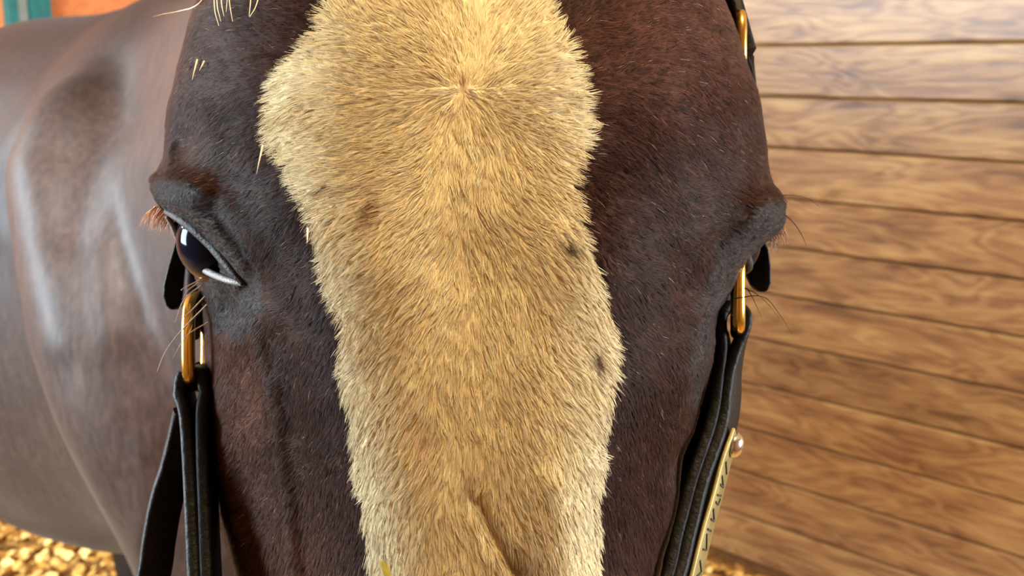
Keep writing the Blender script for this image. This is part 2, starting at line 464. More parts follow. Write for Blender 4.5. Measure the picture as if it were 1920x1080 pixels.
# ------------------------------------------------------------------ the horse: head surface
# rows of the head: pixel row -> (pixel x, distance) of ten points round the section
ROWS = {  #        SL           CL           NL           CC           NR            CR            SR           BR          BK           BL
    -560: [(700, .46), (740, .44), (800, .43), (880, .43), (960, .43), (1020, .44), (1060, .46), (1020, .50), (880, .52), (740, .50)],
    -480: [(590, .44), (640, .41), (760, .392), (880, .388), (1000, .392), (1120, .41), (1170, .44), (1130, .51), (880, .54), (630, .51)],
    -250: [(450, .41), (520, .37), (680, .350), (870, .343), (1050, .35), (1200, .37), (1270, .41), (1220, .50), (875, .55), (500, .50)],
    0:    [(372, .40), (462, .352), (640, .3280), (862, .3235), (1070, .3280), (1268, .352), (1352, .40), (1290, .49), (875, .56), (440, .49)],
    165:  [(330, .395), (424, .345), (610, .3180), (868, .3135), (1095, .3180), (1308, .347), (1412, .395), (1330, .49), (880, .57), (410, .49)],
    300:  [(312, .385), (398, .345), (600, .3135), (868, .3090), (1105, .3135), (1335, .346), (1436, .390), (1340, .49), (880, .57), (410, .48)],
    400:  [(312, .378), (404, .344), (612, .3108), (870, .3060), (1112, .3108), (1338, .345), (1466, .384), (1350, .48), (880, .57), (420, .47)],
    520:  [(372, .392), (456, .348), (640, .3085), (872, .3030), (1122, .3085), (1312, .347), (1385, .39), (1320, .48), (880, .57), (430, .47)],
    700:  [(398, .392), (505, .3460), (672, .3070), (882, .2985), (1120, .3055), (1268, .336), (1330, .38), (1270, .47), (880, .56), (440, .47)],
    900:  [(412, .3885), (532, .3510), (735, .3015), (898, .2960), (1072, .3003), (1212, .3340), (1262, .3625), (1230, .4512), (880, .5413), (450, .4612)],
    1080: [(450, .3815), (558, .3470), (768, .2990), (908, .2950), (1046, .2985), (1178, .3300), (1222, .3555), (1200, .4327), (885, .5028), (490, .4427)],
    1400: [(520, .3610), (600, .3380), (765, .2960), (915, .2900), (1060, .2960), (1172, .3150), (1222, .3460), (1200, .3955), (890, .4455), (550, .4055)],
    2000: [(560, .3320), (620, .2970), (740, .2760), (920, .2690), (1100, .2760), (1210, .2960), (1280, .3270), (1220, .3660), (900, .3960), (620, .3660)],
    2700: [(500, .3220), (565, .2840), (720, .2620), (920, .2560), (1120, .2620), (1275, .2840), (1340, .3220), (1260, .3560), (910, .3760), (580, .3560)],
    3100: [(560, .3120), (620, .2870), (740, .2680), (920, .2620), (1100, .2680), (1210, .2870), (1270, .3120), (1200, .3460), (915, .3610), (640, .3460)],
    3300: [(760, .3120), (800, .2970), (850, .2870), (920, .2840), (990, .2870), (1040, .2970), (1080, .3120), (1040, .3260), (920, .3310), (800, .3260)],
}
SIL_L = [(-560, 700), (-480, 590), (-250, 450), (0, 374), (60, 356), (110, 343), (160, 330), (200, 320), (250, 314), (285, 311), (310, 303), (330, 290), (350, 285), (368, 289),
         (388, 300), (405, 312), (425, 323), (455, 334), (490, 359), (520, 371), (560, 384), (600, 391), (640, 395), (700, 398), (760, 401), (850, 406), (950, 419), (1080, 450), (1400, 520), (2000, 560), (2700, 500), (3100, 560), (3300, 760)]
SIL_R = [(-560, 1060), (-480, 1170), (-250, 1270), (0, 1352), (60, 1376), (110, 1392), (190, 1420), (250, 1430), (300, 1436), (335, 1443), (360, 1458), (385, 1470), (405, 1470), (425, 1464),
         (445, 1444), (465, 1422), (485, 1402), (500, 1394), (530, 1380), (560, 1360), (585, 1345), (620, 1339), (660, 1335), (720, 1318), (800, 1292), (860, 1264), (950, 1254), (1050, 1226), (1080, 1220), (1400, 1222), (2000, 1280), (2700, 1340), (3100, 1270), (3300, 1080)]
keys = sorted(ROWS)
pys = np.concatenate([np.linspace(-560, -70, 40, endpoint=False), np.linspace(-70, 300, 124, endpoint=False), np.linspace(300, 640, 150, endpoint=False),
                      np.linspace(640, 1130, 150, endpoint=False), np.linspace(1130, 1600, 40, endpoint=False), np.linspace(1600, 3300, 60)])
NR_ = len(pys)
ctrl = np.zeros((NR_, 10, 2))
for c in range(10):
    ctrl[:, c, 0] = pchip(keys, [ROWS[k][c][0] for k in keys], pys)
    ctrl[:, c, 1] = pchip(keys, [ROWS[k][c][1] for k in keys], pys)
sl = pchip(*zip(*SIL_L), pys); sr = pchip(*zip(*SIL_R), pys)
ctrl[:, 0, 0] = sl; ctrl[:, 6, 0] = sr
# metric section curves (right, depth), closed cubic through the ten points
U = np.concatenate([np.linspace(0, 1, 52, endpoint=False), np.linspace(1, 5, 170, endpoint=False), np.linspace(5, 6, 52, endpoint=False),
                    np.linspace(6, 7, 26, endpoint=False), np.linspace(7, 9, 30, endpoint=False), np.linspace(9, 10, 26, endpoint=False)])
NC = len(U)
cx_ = (ctrl[:, :, 0]-960)/FPX*ctrl[:, :, 1]; cd_ = ctrl[:, :, 1]
pts = np.stack([cx_, cd_], -1)                                   # rows x 10 x 2
def closed_cr(pts, U):
    out = np.zeros((pts.shape[0], len(U), 2)); n = pts.shape[1]
    # chord-length parametrised tangents (non-uniform Catmull-Rom)
    nxt = np.roll(pts, -1, 1); seg = np.sqrt(np.linalg.norm(nxt-pts, axis=2))+1e-6    # centripetal
    prv = np.roll(pts, 1, 1); segp = np.roll(seg, 1, 1)
    m = (((pts-prv)/segp[..., None])*(seg/(seg+segp))[..., None] + ((nxt-pts)/seg[..., None])*(segp/(seg+segp))[..., None])
    for j, u in enumerate(U):
        i = int(math.floor(u)) % n; t = u-math.floor(u); k = (i+1) % n
        h = seg[:, i][:, None]
        out[:, j] = ((2*t**3-3*t**2+1)*pts[:, i] + (t**3-2*t**2+t)*h*m[:, i] + (-2*t**3+3*t**2)*pts[:, k] + (t**3-t**2)*h*m[:, k])
    return out
sec = closed_cr(pts, U)
HX = sec[:, :, 0].copy(); HD = sec[:, :, 1].copy()
PX = 960 + HX/HD*FPX; PY = np.repeat(pys[:, None], NC, 1)
front = np.repeat(((U > 0.15) & (U < 5.85))[None, :], NR_, 0)
fw = np.repeat(np.where((U <= 6.6), smoothstep(-0.0, 0.5, U)*(1-smoothstep(5.5, 6.6, U)), 0)[None, :], NR_, 0)
def brush(poly, amp, sig, power=2):
    """push the surface to (+) or fro (-) along a crease or a ridge drawn as a polyline"""
    global HD
    d = seg_dist(PX, PY, poly)
    HD = HD + amp*np.exp(-(d/sig)**power)*fw
def blob(x, y, amp, sx, sy, ang=0):
    global HD
    c, s = math.cos(math.radians(ang)), math.sin(math.radians(ang))
    u = (PX-x)*c + (PY-y)*s; v = -(PX-x)*s + (PY-y)*c
    HD = HD + amp*np.exp(-(u/sx)**2-(v/sy)**2)*fw
# left eye: brow bulge, hollow above it, lid folds, tear trough
blob(348, 262, 0.007, 22, 34, 8)
brush([(388, 205), (398, 255), (396, 310)], -0.0012, 26)
blob(362, 352, -0.010, 55, 36, 25)
brush([(300, 372), (350, 392), (400, 430), (450, 498)], -0.005, 20)
brush([(405, 385), (448, 440), (482, 505), (496, 560)], 0.0009, 16)
brush([(430, 380), (475, 440), (505, 510), (520, 600)], -0.0012, 16)
brush([(462, 540), (484, 580), (505, 630), (512, 690)], 0.0022, 16)
brush([(372, 498), (400, 520), (440, 536)], -0.004, 13)
blob(432, 572, 0.006, 20, 34, -10)
blob(440, 630, -0.004, 30, 40)
brush([(478, 585), (500, 680), (516, 780), (532, 900), (552, 1090), (570, 1300)], -0.0034, 24)
brush([(540, 640), (545, 760), (565, 900), (590, 1090)], 0.0030, 26)
brush([(440, 800), (462, 900), (488, 1080)], 0.005, 26)
# right eye: brow, lid folds, closed-lid crease, tear trough
blob(1425, 395, -0.006, 52, 34, -30)
blob(1405, 255, 0.006, 20, 36, -8)
brush([(1338, 455), (1362, 430), (1392, 400)], 0.0025, 15)
brush([(1440, 448), (1385, 480), (1345, 530), (1325, 585)], -0.0035, 16)
brush([(1318, 592), (1340, 545), (1372, 505)], 0.0040, 8)
brush([(1312, 600), (1308, 660), (1296, 760), (1276, 880)], 0.0035, 9)
brush([(1290, 600), (1285, 680), (1270, 780), (1240, 900)], -0.0022, 18)
brush([(1270, 480), (1288, 560), (1282, 660)], 0.0026, 20)
# forehead and nose relief
blob(700, 470, -0.002, 90, 120); blob(1080, 470, -0.002, 90, 120)
brush([(880, 500), (890, 800), (905, 1080)], 0.0016, 90)
brush([(895, 930), (930, 1010), (975, 1090)], 0.0014, 14)
brush([(1040, 900), (1062, 1000), (1075, 1090)], -0.0012, 34)
blob(800, 825, 0.0007, 32, 34)
# nostrils and lips, below the frame
blob(640, 2720, 0.03, 46, 110, 20); blob(1200, 2720, 0.03, 46, 110, -20)
brush([(560, 3010), (760, 3060), (920, 3070), (1080, 3060), (1270, 3010)], 0.006, 26)
HX = (PX-960)/FPX*HD
HZ = (540-PY)/FPX*HD
HQ = np.stack([HX, HD, HZ], -1)

EYE_UP = [(296, 388), (312, 397), (335, 409), (365, 430), (395, 457), (420, 487), (440, 512), (458, 533)]
EYE_LO = [(458, 533), (440, 529), (418, 522), (395, 512), (376, 500), (360, 486), (345, 466), (334, 446), (324, 424), (312, 405), (296, 388)]
EYE_POLY = EYE_UP + EYE_LO[1:-1]
vid = np.arange(NR_*NC).reshape(NR_, NC)
jn = np.roll(np.arange(NC), -1)
quads = np.stack([vid[:-1], vid[:-1][:, jn], vid[1:][:, jn], vid[1:]], -1).reshape(-1, 4)
# open the left eye: drop the faces inside the lids
fx = PX.reshape(-1)[quads].mean(1); fy = PY.reshape(-1)[quads].mean(1)
uu = np.repeat(U[None, :], NR_, 0).reshape(-1)[quads[:, 0]]
fc3 = HQ.reshape(-1, 3)[quads].mean(1)
def cam3(px, py, d): return np.array(((px-960)/FPX*d, d, (540-py)/FPX*d))
EYE_L = (416, 452, .378); EYE_R = (1340, 455, .399); R_EYE = 0.0160
inl = inside(fx, fy, EYE_POLY) & ((uu < 2.5) | (uu > 9.6)) & (np.linalg.norm(fc3-cam3(*EYE_L), axis=1) < 0.0215)
POLE_R = cam3(*EYE_R) + np.array((0.96, -0.10, 0.05))*R_EYE
inl |= (np.linalg.norm(fc3-POLE_R, axis=1) < 0.0115) & (uu > 5)
quads_open = quads[~inl]
HQf = HQ.reshape(-1, 3).copy()
pxf = PX.reshape(-1).copy(); pyf = PY.reshape(-1).copy()
used_in = np.unique(quads[inl]); used_out = np.unique(quads_open)
rim = np.intersect1d(used_in, used_out)
dense_up = np.array([(p.x, p.y) for p in catmull([(x, y, 0) for x, y in EYE_UP], 12)])
dense_lo = np.array([(p.x, p.y) for p in catmull([(x, y, 0) for x, y in EYE_LO], 12)])
dense = np.concatenate([dense_up, dense_lo])
for i in rim:
    k = np.argmin(np.hypot(dense[:, 0]-pxf[i], dense[:, 1]-pyf[i]))
    if math.hypot(dense[k, 0]-pxf[i], dense[k, 1]-pyf[i]) < 9:
        pxf[i], pyf[i] = dense[k]
        d = HQf[i, 1]; HQf[i] = ((pxf[i]-960)/FPX*d, d, (540-pyf[i])/FPX*d)
HW = to_world(HQf)                                               # head vertices in the world
# front surface look-up by pixel
sel = np.where(front.reshape(-1))[0]
kd = KDTree(len(sel))
for i in sel: kd.insert((pxf[i], pyf[i], 0), int(i))
kd.balance()
def surf(px, py, lift=0.0):
    acc = 0; ws = 0
    for co, i, dist in kd.find_n((px, py, 0), 4):
        w_ = 1/(dist+0.5); acc += HQf[i, 1]*w_; ws += w_
    return P(px, py, acc/ws - lift)

# ------------------------------------------------------------------ coat colours
BLAZE = [(655, -400), (640, -200), (622, -60), (602, 55), (545, 108), (512, 150), (497, 215), (500, 265), (538, 312), (562, 372), (588, 432), (602, 482), (618, 542), (637, 602), (643, 682), (652, 752), (662, 822),
         (672, 900), (684, 980), (693, 1090), (700, 1400), (700, 2000), (640, 2700), (700, 3150), (1130, 3150), (1180, 2700), (1120, 2000), (1118, 1400), (1120, 1090), (1124, 1000), (1128, 900), (1138, 800), (1150, 705), (1153, 640),
         (1140, 572), (1112, 502), (1090, 432), (1072, 352), (1085, 302), (1104, 262), (1106, 215), (1088, 150), (1068, 90), (1040, 40), (1024, -60), (1000, -200), (960, -400)]
C_BLAZE = np.array((0.80, 0.68, 0.42)); C_BROWN = np.array((0.034, 0.0145, 0.0100)); C_LID = np.array((0.040, 0.036, 0.036))
LID_L = [(285, 330), (330, 325), (390, 350), (450, 420), (490, 510), (500, 580), (480, 600), (450, 640), (395, 600), (365, 500), (320, 420), (280, 380)]
LID_R = [(1475, 370), (1430, 370), (1360, 435), (1330, 500), (1310, 590), (1290, 660), (1290, 760), (1312, 760), (1345, 590), (1400, 490), (1475, 430)]
STAINS = [((705, 395), 13, 30, 12, (0.20, 0.09, 0.05), 1.0), ((1060, 458), 20, 15, 30, (0.05, 0.03, 0.025), 1.0), ((1114, 668), 12, 24, -12, (0.08, 0.04, 0.035), 1.0), ((800, 828), 26, 32, 20, (0.40, 0.22, 0.14), .45),
          ((612, 352), 8, 6, -30, (0.01, 0.01, 0.02), 1.0), ((868, 166), 9, 12, 0, (0.22, 0.12, 0.07), .9), ((985, 1050), 55, 45, 30, (0.20, 0.11, 0.07), .75), ((900, 950), 9, 40, -22, (0.24, 0.15, 0.09), .6), ((715, 350), 18, 26, 15, (0.5, 0.38, 0.24), .4), ((745, 150), 30, 22, 0, (0.55, 0.42, 0.25), .3), ((880, 890), 12, 25, 0, (0.3, 0.18, 0.11), .5)]
def coat_color(px, py, is_head):
    n = px.shape[0]
    wob = vnoise(px/26, py/26, 3)*7 + vnoise(px/9, py/9, 5)*4
    bl = inside(px+wob, py+wob*0.6, BLAZE) & is_head
    col = np.where(bl[:, None], C_BLAZE, C_BROWN)
    v = 1 + 0.16*vnoise(px/60, py/60, 11) + 0.12*vnoise(px/22, py/22, 12)
    col = col*np.where(bl, 1+(v-1)*0.35, v)[:, None]
    # painted-in light: warm red on the forehead's right, lit tan flank under the crest
    warm_lit = np.exp(-((px-1260)/200)**2-((py-60)/170)**2)*(~bl)*is_head
    col = col*(1+warm_lit[:, None]*np.array((0.75, 0.55, 0.3)))
    tan = (np.exp(-((px-450)/60)**2-((py-740)/150)**2)*0.9 + np.exp(-((px-560)/70)**2-((py-1040)/110)**2)*0.9)*(~bl)*is_head
    col = col*(1+tan[:, None]*np.array((1.9, 1.9, 1.6)))
    lid = (inside(px, py, LID_L) | inside(px, py, LID_R)) & is_head & ~bl
    nearlid = (px < 560) | (px > 1240)
    for poly in (LID_L, LID_R):
        k_ = np.where(nearlid & is_head & ~bl)[0]
        sd = seg_dist(px[k_], py[k_], poly+[poly[0]])*np.where(inside(px[k_], py[k_], poly), 1, -1) + 10*vnoise(px[k_]/18, py[k_]/18, 8)
        w_ = (0.85*smoothstep(-16, 16, sd))[:, None]
        col[k_] = col[k_]*(1-w_) + C_LID*w_
    for (c, sx, sy, an, sc, k) in STAINS:
        ca, sa = math.cos(math.radians(an)), math.sin(math.radians(an))
        u = (px-c[0])*ca + (py-c[1])*sa; q = -(px-c[0])*sa + (py-c[1])*ca
        w_ = (k*np.exp(-(u/sx)**2-(q/sy)**2)*is_head*bl)[:, None]
        col = col*(1-w_) + np.array(sc)*w_
    return np.clip(col, 0.002, 0.95), bl, lid

# ------------------------------------------------------------------ the horse: trunk, neck, legs, ears -> one skin with the head
AX = Vector((-math.sin(math.radians(40)), math.cos(math.radians(40)), 0)); AL = Vector((AX.y*-1, AX.x, 0))   # backwards along the spine, to the viewer's left
CH = Vector((-0.10, 1.03, 0))
def at_body(s, l, z): return CH + AX*s + AL*l + UP*z
def loft(sections, nseg=28):
    """sections: (centre, axis a, axis b, ra, rb)"""
    V = []; F = []
    for (c, a, b_, ra, rb) in sections:
        for k in range(nseg):
            an = 2*math.pi*k/nseg
            V.append(Vector(c) + a*math.cos(an)*ra + b_*math.sin(an)*rb)
    n = len(sections)
    for i in range(n-1):
        for k in range(nseg):
            F.append((i*nseg+k, i*nseg+(k+1) % nseg, (i+1)*nseg+(k+1) % nseg, (i+1)*nseg+k))
    F.append(tuple(range(nseg))[::-1]); F.append(tuple(range((n-1)*nseg, n*nseg)))
    return V, F
bodyV = []; bodyF = []
def add(VF):
    V, F = VF; o = len(bodyV); bodyV.extend(V); bodyF.extend([tuple(i+o for i in f) for f in F])
TR = [(-.02, 1.06, .06, .10), (.03, 1.10, .13, .18), (.12, 1.16, .18, .27), (.24, 1.21, .20, .345), (.38, 1.205, .19, .36), (.55, 1.20, .22, .385), (.75, 1.17, .28, .42), (1.0, 1.15, .325, .445),
      (1.25, 1.18, .315, .365), (1.45, 1.22, .285, .335), (1.62, 1.22, .225, .29), (1.72, 1.18, .13, .2), (1.76, 1.15, .05, .09)]
ss = np.linspace(-.02, 1.76, 46)
add(loft([(at_body(s, 0, float(pchip([t[0] for t in TR], [t[1] for t in TR], s))), AL, UP, float(pchip([t[0] for t in TR], [t[2] for t in TR], s)), float(pchip([t[0] for t in TR], [t[3] for t in TR], s))) for s in ss], 36))
# neck from the shoulders to the poll
nk = catmull([at_body(.50, 0, 1.26), at_body(.28, 0, 1.32), Vector((-.16, 1.0, 1.40)), Vector((-.06, .78, 1.46)), Vector((-.02, .60, 1.50)), P(880, 20, .47)], 8)
nk_r = pchip([0, .2, .45, .7, .85, 1], [.22, .20, .145, .105, .085, .07], np.linspace(0, 1, len(nk)))
nk_h = pchip([0, .2, .45, .7, .85, 1], [.34, .31, .25, .20, .155, .11], np.linspace(0, 1, len(nk)))
secs = []
for i, p in enumerate(nk):
    t = (nk[min(i+1, len(nk)-1)]-nk[max(i-1, 0)]).normalized(); side = t.cross(UP).normalized(); up_ = side.cross(t)
    secs.append((p, side, up_, float(nk_r[i]), float(nk_h[i])))
add(loft(secs, 30))
# shoulders, arms and legs
def limb(path, rad):
    pp = catmull(path, 6)
    rr = [float(v) for v in pchip(np.linspace(0, 1, len(rad)), rad, np.linspace(0, 1, len(pp)))]
    V, F = sweep(pp, rr, 20); add((V, F))
for s_ in (1, -1):
    limb([at_body(.46, s_*.06, 1.47), at_body(.37, s_*.15, 1.40), at_body(.25, s_*.165, 1.22), at_body(.19, s_*.125, 1.02), at_body(.19, s_*.122, .86), at_body(.20, s_*.15, .68), at_body(.19, s_*.16, .48), at_body(.20, s_*.155, .30), at_body(.20, s_*.15, .14), at_body(.16, s_*.15, .05), at_body(.15, s_*.15, .005)],
         [.05, .10, .12, .105, .085, .07, .055, .038, .042, .06, .068])
    q_ = 0.0 if s_ > 0 else 0.36               # the far hind leg stands a little under
    limb([at_body(1.42, s_*.15, 1.30), at_body(1.40, s_*.19, 1.10), at_body(1.32, s_*.20, .90), at_body(1.45-q_*.5, s_*.17, .68), at_body(1.60-q_, s_*.15, .50), at_body(1.57-q_*1.1, s_*.14, .30), at_body(1.56-q_*1.2, s_*.14, .14), at_body(1.51-q_*1.2, s_*.14, .05), at_body(1.50-q_*1.2, s_*.14, .005)],
         [.10, .19, .17, .095, .055, .042, .042, .06, .068])
    # ears above the poll
    ex = 880 + s_*-190
    limb([P(ex, -440, .47), P(ex-s_*40, -640, .455), P(ex-s_*55, -860, .43), P(ex-s_*40, -1040, .41), P(ex-s_*25, -1130, .405)], [.030, .030, .028, .016, .006])
limb([at_body(1.70, 0, 1.38), at_body(1.82, 0, 1.25), at_body(1.85, 0, .9), at_body(1.84, 0, .5)], [.04, .06, .075, .03])
me = bpy.data.meshes.new('trunk'); me.from_pydata([tuple(v) for v in bodyV], [], bodyF); me.update()
tmp = bpy.data.objects.new('trunk', me); COL.objects.link(tmp)
rmod = tmp.modifiers.new('skin', 'REMESH'); rmod.mode = 'VOXEL'; rmod.voxel_size = 0.011
smod = tmp.modifiers.new('soft', 'SMOOTH'); smod.iterations = 22; smod.factor = 0.6
dg = bpy.context.evaluated_depsgraph_get(); ev = tmp.evaluated_get(dg)
trunk_me = bpy.data.meshes.new_from_object(ev)
tv = np.zeros(len(trunk_me.vertices)*3); trunk_me.vertices.foreach_get('co', tv); tv = tv.reshape(-1, 3)
tn = np.zeros(len(trunk_me.vertices)*3); trunk_me.vertices.foreach_get('normal', tn); tn = tn.reshape(-1, 3)
# muscle relief of the shoulder (ridges and hollows along their own lines)
tx, ty, td = to_px(tv)
rel = np.zeros(len(tv)); okb = td > 0.8
def relief(poly, amp, sig):
    global rel
    rel = rel + amp*np.exp(-(seg_dist(tx, ty, poly)/sig)**2)*okb
relief([(300, 0), (200, 95), (90, 200), (20, 300), (-20, 420)], 0.012, 46)
relief([(330, 90), (240, 170), (150, 300), (120, 420)], -0.010, 60)
relief([(60, 330), (70, 480), (110, 640)], 0.006, 40)
relief([(230, 300), (200, 460), (215, 620)], 0.006, 40)
relief([(265, 830), (280, 940), (260, 1020)], 0.004, 18)
tv = tv + tn*rel[:, None]
trunk_me.vertices.foreach_set('co', tv.reshape(-1)); trunk_me.update()
bpy.data.objects.remove(tmp)

head_me = bpy.data.meshes.new('horse_body')
hf = [tuple(f) for f in quads_open.tolist()]
hf.append(tuple(vid[0].tolist())[::-1]); hf.append(tuple(vid[-1].tolist()))
head_me.from_pydata(HW.tolist(), [], hf); head_me.update()
bm = bmesh.new(); bm.from_mesh(head_me); bmesh.ops.recalc_face_normals(bm, faces=bm.faces)
bm.from_mesh(trunk_me); bm.to_mesh(head_me); bm.free()
nh = len(HW); allv = np.zeros(len(head_me.vertices)*3); head_me.vertices.foreach_get('co', allv); allv = allv.reshape(-1, 3)
ax_, ay_, ad_ = to_px(allv); ish = np.arange(len(allv)) < nh
cols, _, _ = coat_color(ax_, ay_, ish)
cols[~ish] = cols[~ish]*0.30 + np.array((0.010, 0.008, 0.0075))
legdark = smoothstep(0.75, 0.35, allv[:, 2])*(~ish)
cols = cols*(1-0.6*legdark[:, None])
att = head_me.attributes.new('coat', 'FLOAT_COLOR', 'POINT')
att.data.foreach_set('color', np.concatenate([cols, np.where(ish, 0.03, 0.16)[:, None]], 1).astype(np.float32).reshape(-1))
head_me.materials.append(M_skin)
head_me.polygons.foreach_set('use_smooth', np.ones(len(head_me.polygons), dtype=bool)); head_me.update()

horse = empty('horse', at_body(.8, 0, 0))
tag(horse, 'brown horse with a wide cream blaze down its face, standing in the stall', 'horse')
body = bpy.data.objects.new('body', head_me); COL.objects.link(body); place(body, horse)

# ------------------------------------------------------------------ hair
def curves_obj(name, pts, radii, cols, mat, parent, normals=None):
    """pts: n x k x 3"""
    n, k, _ = pts.shape
    hc = bpy.data.hair_curves.new(name)
    hc.add_curves([k]*n)
    hc.attributes['position'].data.foreach_set('vector', pts.astype(np.float32).reshape(-1))
    ra = hc.attributes.get('radius') or hc.attributes.new('radius', 'FLOAT', 'POINT')
    ra.data.foreach_set('value', radii.astype(np.float32).reshape(-1))
    ca = hc.attributes.new('coat', 'FLOAT_COLOR', 'CURVE')
    ca.data.foreach_set('color', np.concatenate([cols, np.ones((n, 1))], 1).astype(np.float32).reshape(-1))
    if normals is not None:
        na = hc.attributes.new('hide_normal', 'FLOAT_VECTOR', 'CURVE'); na.data.foreach_set('vector', normals.astype(np.float32).reshape(-1))
    hc.materials.append(mat)
    o = bpy.data.objects.new(name, hc); COL.objects.link(o); place(o, parent)
    return o
# face normals and areas of the head grid
tri = np.concatenate([quads_open[:, [0, 1, 2]], quads_open[:, [0, 2, 3]]])
A, B, Cc = HW[tri[:, 0]], HW[tri[:, 1]], HW[tri[:, 2]]
nrm = np.cross(B-A, Cc-A); ar = np.linalg.norm(nrm, axis=1)/2
cen = (A+B+Cc)/3
# vertex normals, pointing outwards
vn = np.zeros_like(HW)
for k in range(3): np.add.at(vn, tri[:, k], nrm)
vn /= np.linalg.norm(vn, axis=1)[:, None]+1e-12
axis_c = to_world(np.stack([np.repeat(HX.mean(1)[:, None], NC, 1), np.repeat(HD.mean(1)[:, None], NC, 1), HZ], -1).reshape(-1, 3))
flip = np.sign(np.median(np.einsum('ij,ij->i', vn, HW-axis_c))); vn *= flip
tpx = pxf[tri].mean(1); tpy = pyf[tri].mean(1)
facing = np.einsum('ij,ij->i', nrm*flip, C0-cen) > 0
dens = np.where((tpy > -70) & (tpy < 1140), np.where(facing, 1.0, 0.35), np.where((tpy > -320) & (tpy < 1750), 0.45, np.where((tpy > -560) & (tpy < 3000), 0.10, 0.0)))
prob = ar*dens; NH = 820000
ti = rng.choice(len(tri), NH, p=prob/prob.sum())
r1_, r2_ = rng.random(NH), rng.random(NH); s1 = np.sqrt(r1_)
wa, wb, wc = 1-s1, s1*(1-r2_), s1*r2_
root = A[ti]*wa[:, None]+B[ti]*wb[:, None]+Cc[ti]*wc[:, None]
nn = vn[tri[ti, 0]]*wa[:, None]+vn[tri[ti, 1]]*wb[:, None]+vn[tri[ti, 2]]*wc[:, None]
nn /= np.linalg.norm(nn, axis=1)[:, None]
hx, hy, hd = to_px(root)
hcol, hbl, hlid = coat_color(hx, hy, np.ones(NH, bool))
# direction the hair lies: out from the whorl, then down the face
WX, WY = 868, 166
dx = hx-WX; dy = hy-WY
fxv = dx*np.where(dy > 0, 1.0+1.0*smoothstep(0, 300, dy), 1.0)
fyv = dy + np.maximum(np.abs(dx)-260, 0)*0.55 + np.where(dy < 0, -20, 0)
ang = np.arctan2(fyv, fxv)
low = smoothstep(500, 950, hy)*smoothstep(230, 420, np.abs(dx))
ang = ang*(1-0.0) + 0.30*vnoise(hx/70, hy/70, 21) + 0.22*vnoise(hx/25, hy/25, 22) + rng.normal(0, 0.16, NH)
tx_ = np.cos(ang); ty_ = np.sin(ang)
tdir = (np.stack([tx_, np.zeros(NH), -ty_], -1)) @ RM.T
tdir -= nn*np.einsum('ij,ij->i', tdir, nn)[:, None]
tdir /= np.linalg.norm(tdir, axis=1)[:, None]+1e-9
length = np.where(hbl, rng.uniform(0.0030, 0.0052, NH), rng.uniform(0.0024, 0.0042, NH))
length = np.where(hlid, rng.uniform(0.0014, 0.0026, NH), length)
rad = np.where(hbl, 0.000076, 0.000068)*rng.uniform(0.75, 1.25, NH)
near = np.minimum(seg_dist(hx, hy, EYE_POLY+[EYE_POLY[0]]), 60)
length *= np.clip(near/40, 0.12, 1)
lift = rng.uniform(0.05, 0.26, NH) + 0.10*vnoise(hx/18, hy/18, 31)
# gather hair into small locks
ncl = NH//9
ckd = KDTree(ncl)
cid = rng.choice(NH, ncl, replace=False)
for j, i in enumerate(cid): ckd.insert(root[i], j)
ckd.balance()
ci = np.array([ckd.find(r)[1] for r in root])
leader = cid[ci]
K = 4
tt = np.linspace(0, 1, K)
pts_h = np.zeros((NH, K, 3)); radii = np.zeros((NH, K))
ltip = root[leader] + tdir[leader]*length[leader][:, None]
for k, t in enumerate(tt):
    up = nn*(np.sin(np.clip(lift, 0.02, 1))*length*(t*1.5-0.75*t*t))[:, None]
    own = root + tdir*(length*t)[:, None] + up
    lead = root[leader] + tdir[leader]*(length*t)[:, None] + nn*(0.0004*t)
    wgt = 0.62*t**1.3
    mix = own*(1-wgt) + (lead+up)*wgt
    pts_h[:, k] = mix - nn*0.0002*(1-t)
    radii[:, k] = rad*(1-0.75*t**1.6)
lockv = rng.normal(0, 0.12, ncl)[ci]
sh = 1 + rng.normal(0, 0.13, NH) + lockv
sh = np.where(hbl, sh, np.exp(rng.normal(0, 0.38, NH))*(1+2.2*lockv))
hcol = np.clip(hcol*np.clip(sh, 0.3, 2.6)[:, None], 0.002, 0.95)
pale = (~hbl) & (~hlid) & (rng.random(NH) < 0.004)
hcol[pale] = np.array((0.42, 0.30, 0.22))*rng.uniform(0.5, 1.2, pale.sum())[:, None]
q = curves_obj('blaze_hair', pts_h[hbl], radii[hbl], hcol[hbl], M_fur, horse, nn[hbl]); tag(q, 'cream white hair of the blaze', kind='stuff')
q = curves_obj('coat_hair', pts_h[~hbl], radii[~hbl], hcol[~hbl], M_fur_brown, horse, nn[~hbl]); tag(q, 'short dark brown face hair', kind='stuff')

def strands(name, paths, r, cols, parent, label):
    k = 14
    P_ = []; Rr = []
    for p in paths:
        c = catmull(p, 8); idx = np.linspace(0, len(c)-1, k).astype(int)
        P_.append([c[i] for i in idx]); Rr.append(r*(1-0.8*np.linspace(0, 1, k)**1.5))
    o = curves_obj(name, np.array([[tuple(v) for v in p] for p in P_]), np.array(Rr), np.array(cols), M_strand, parent)
    tag(o, label, kind='stuff'); return o
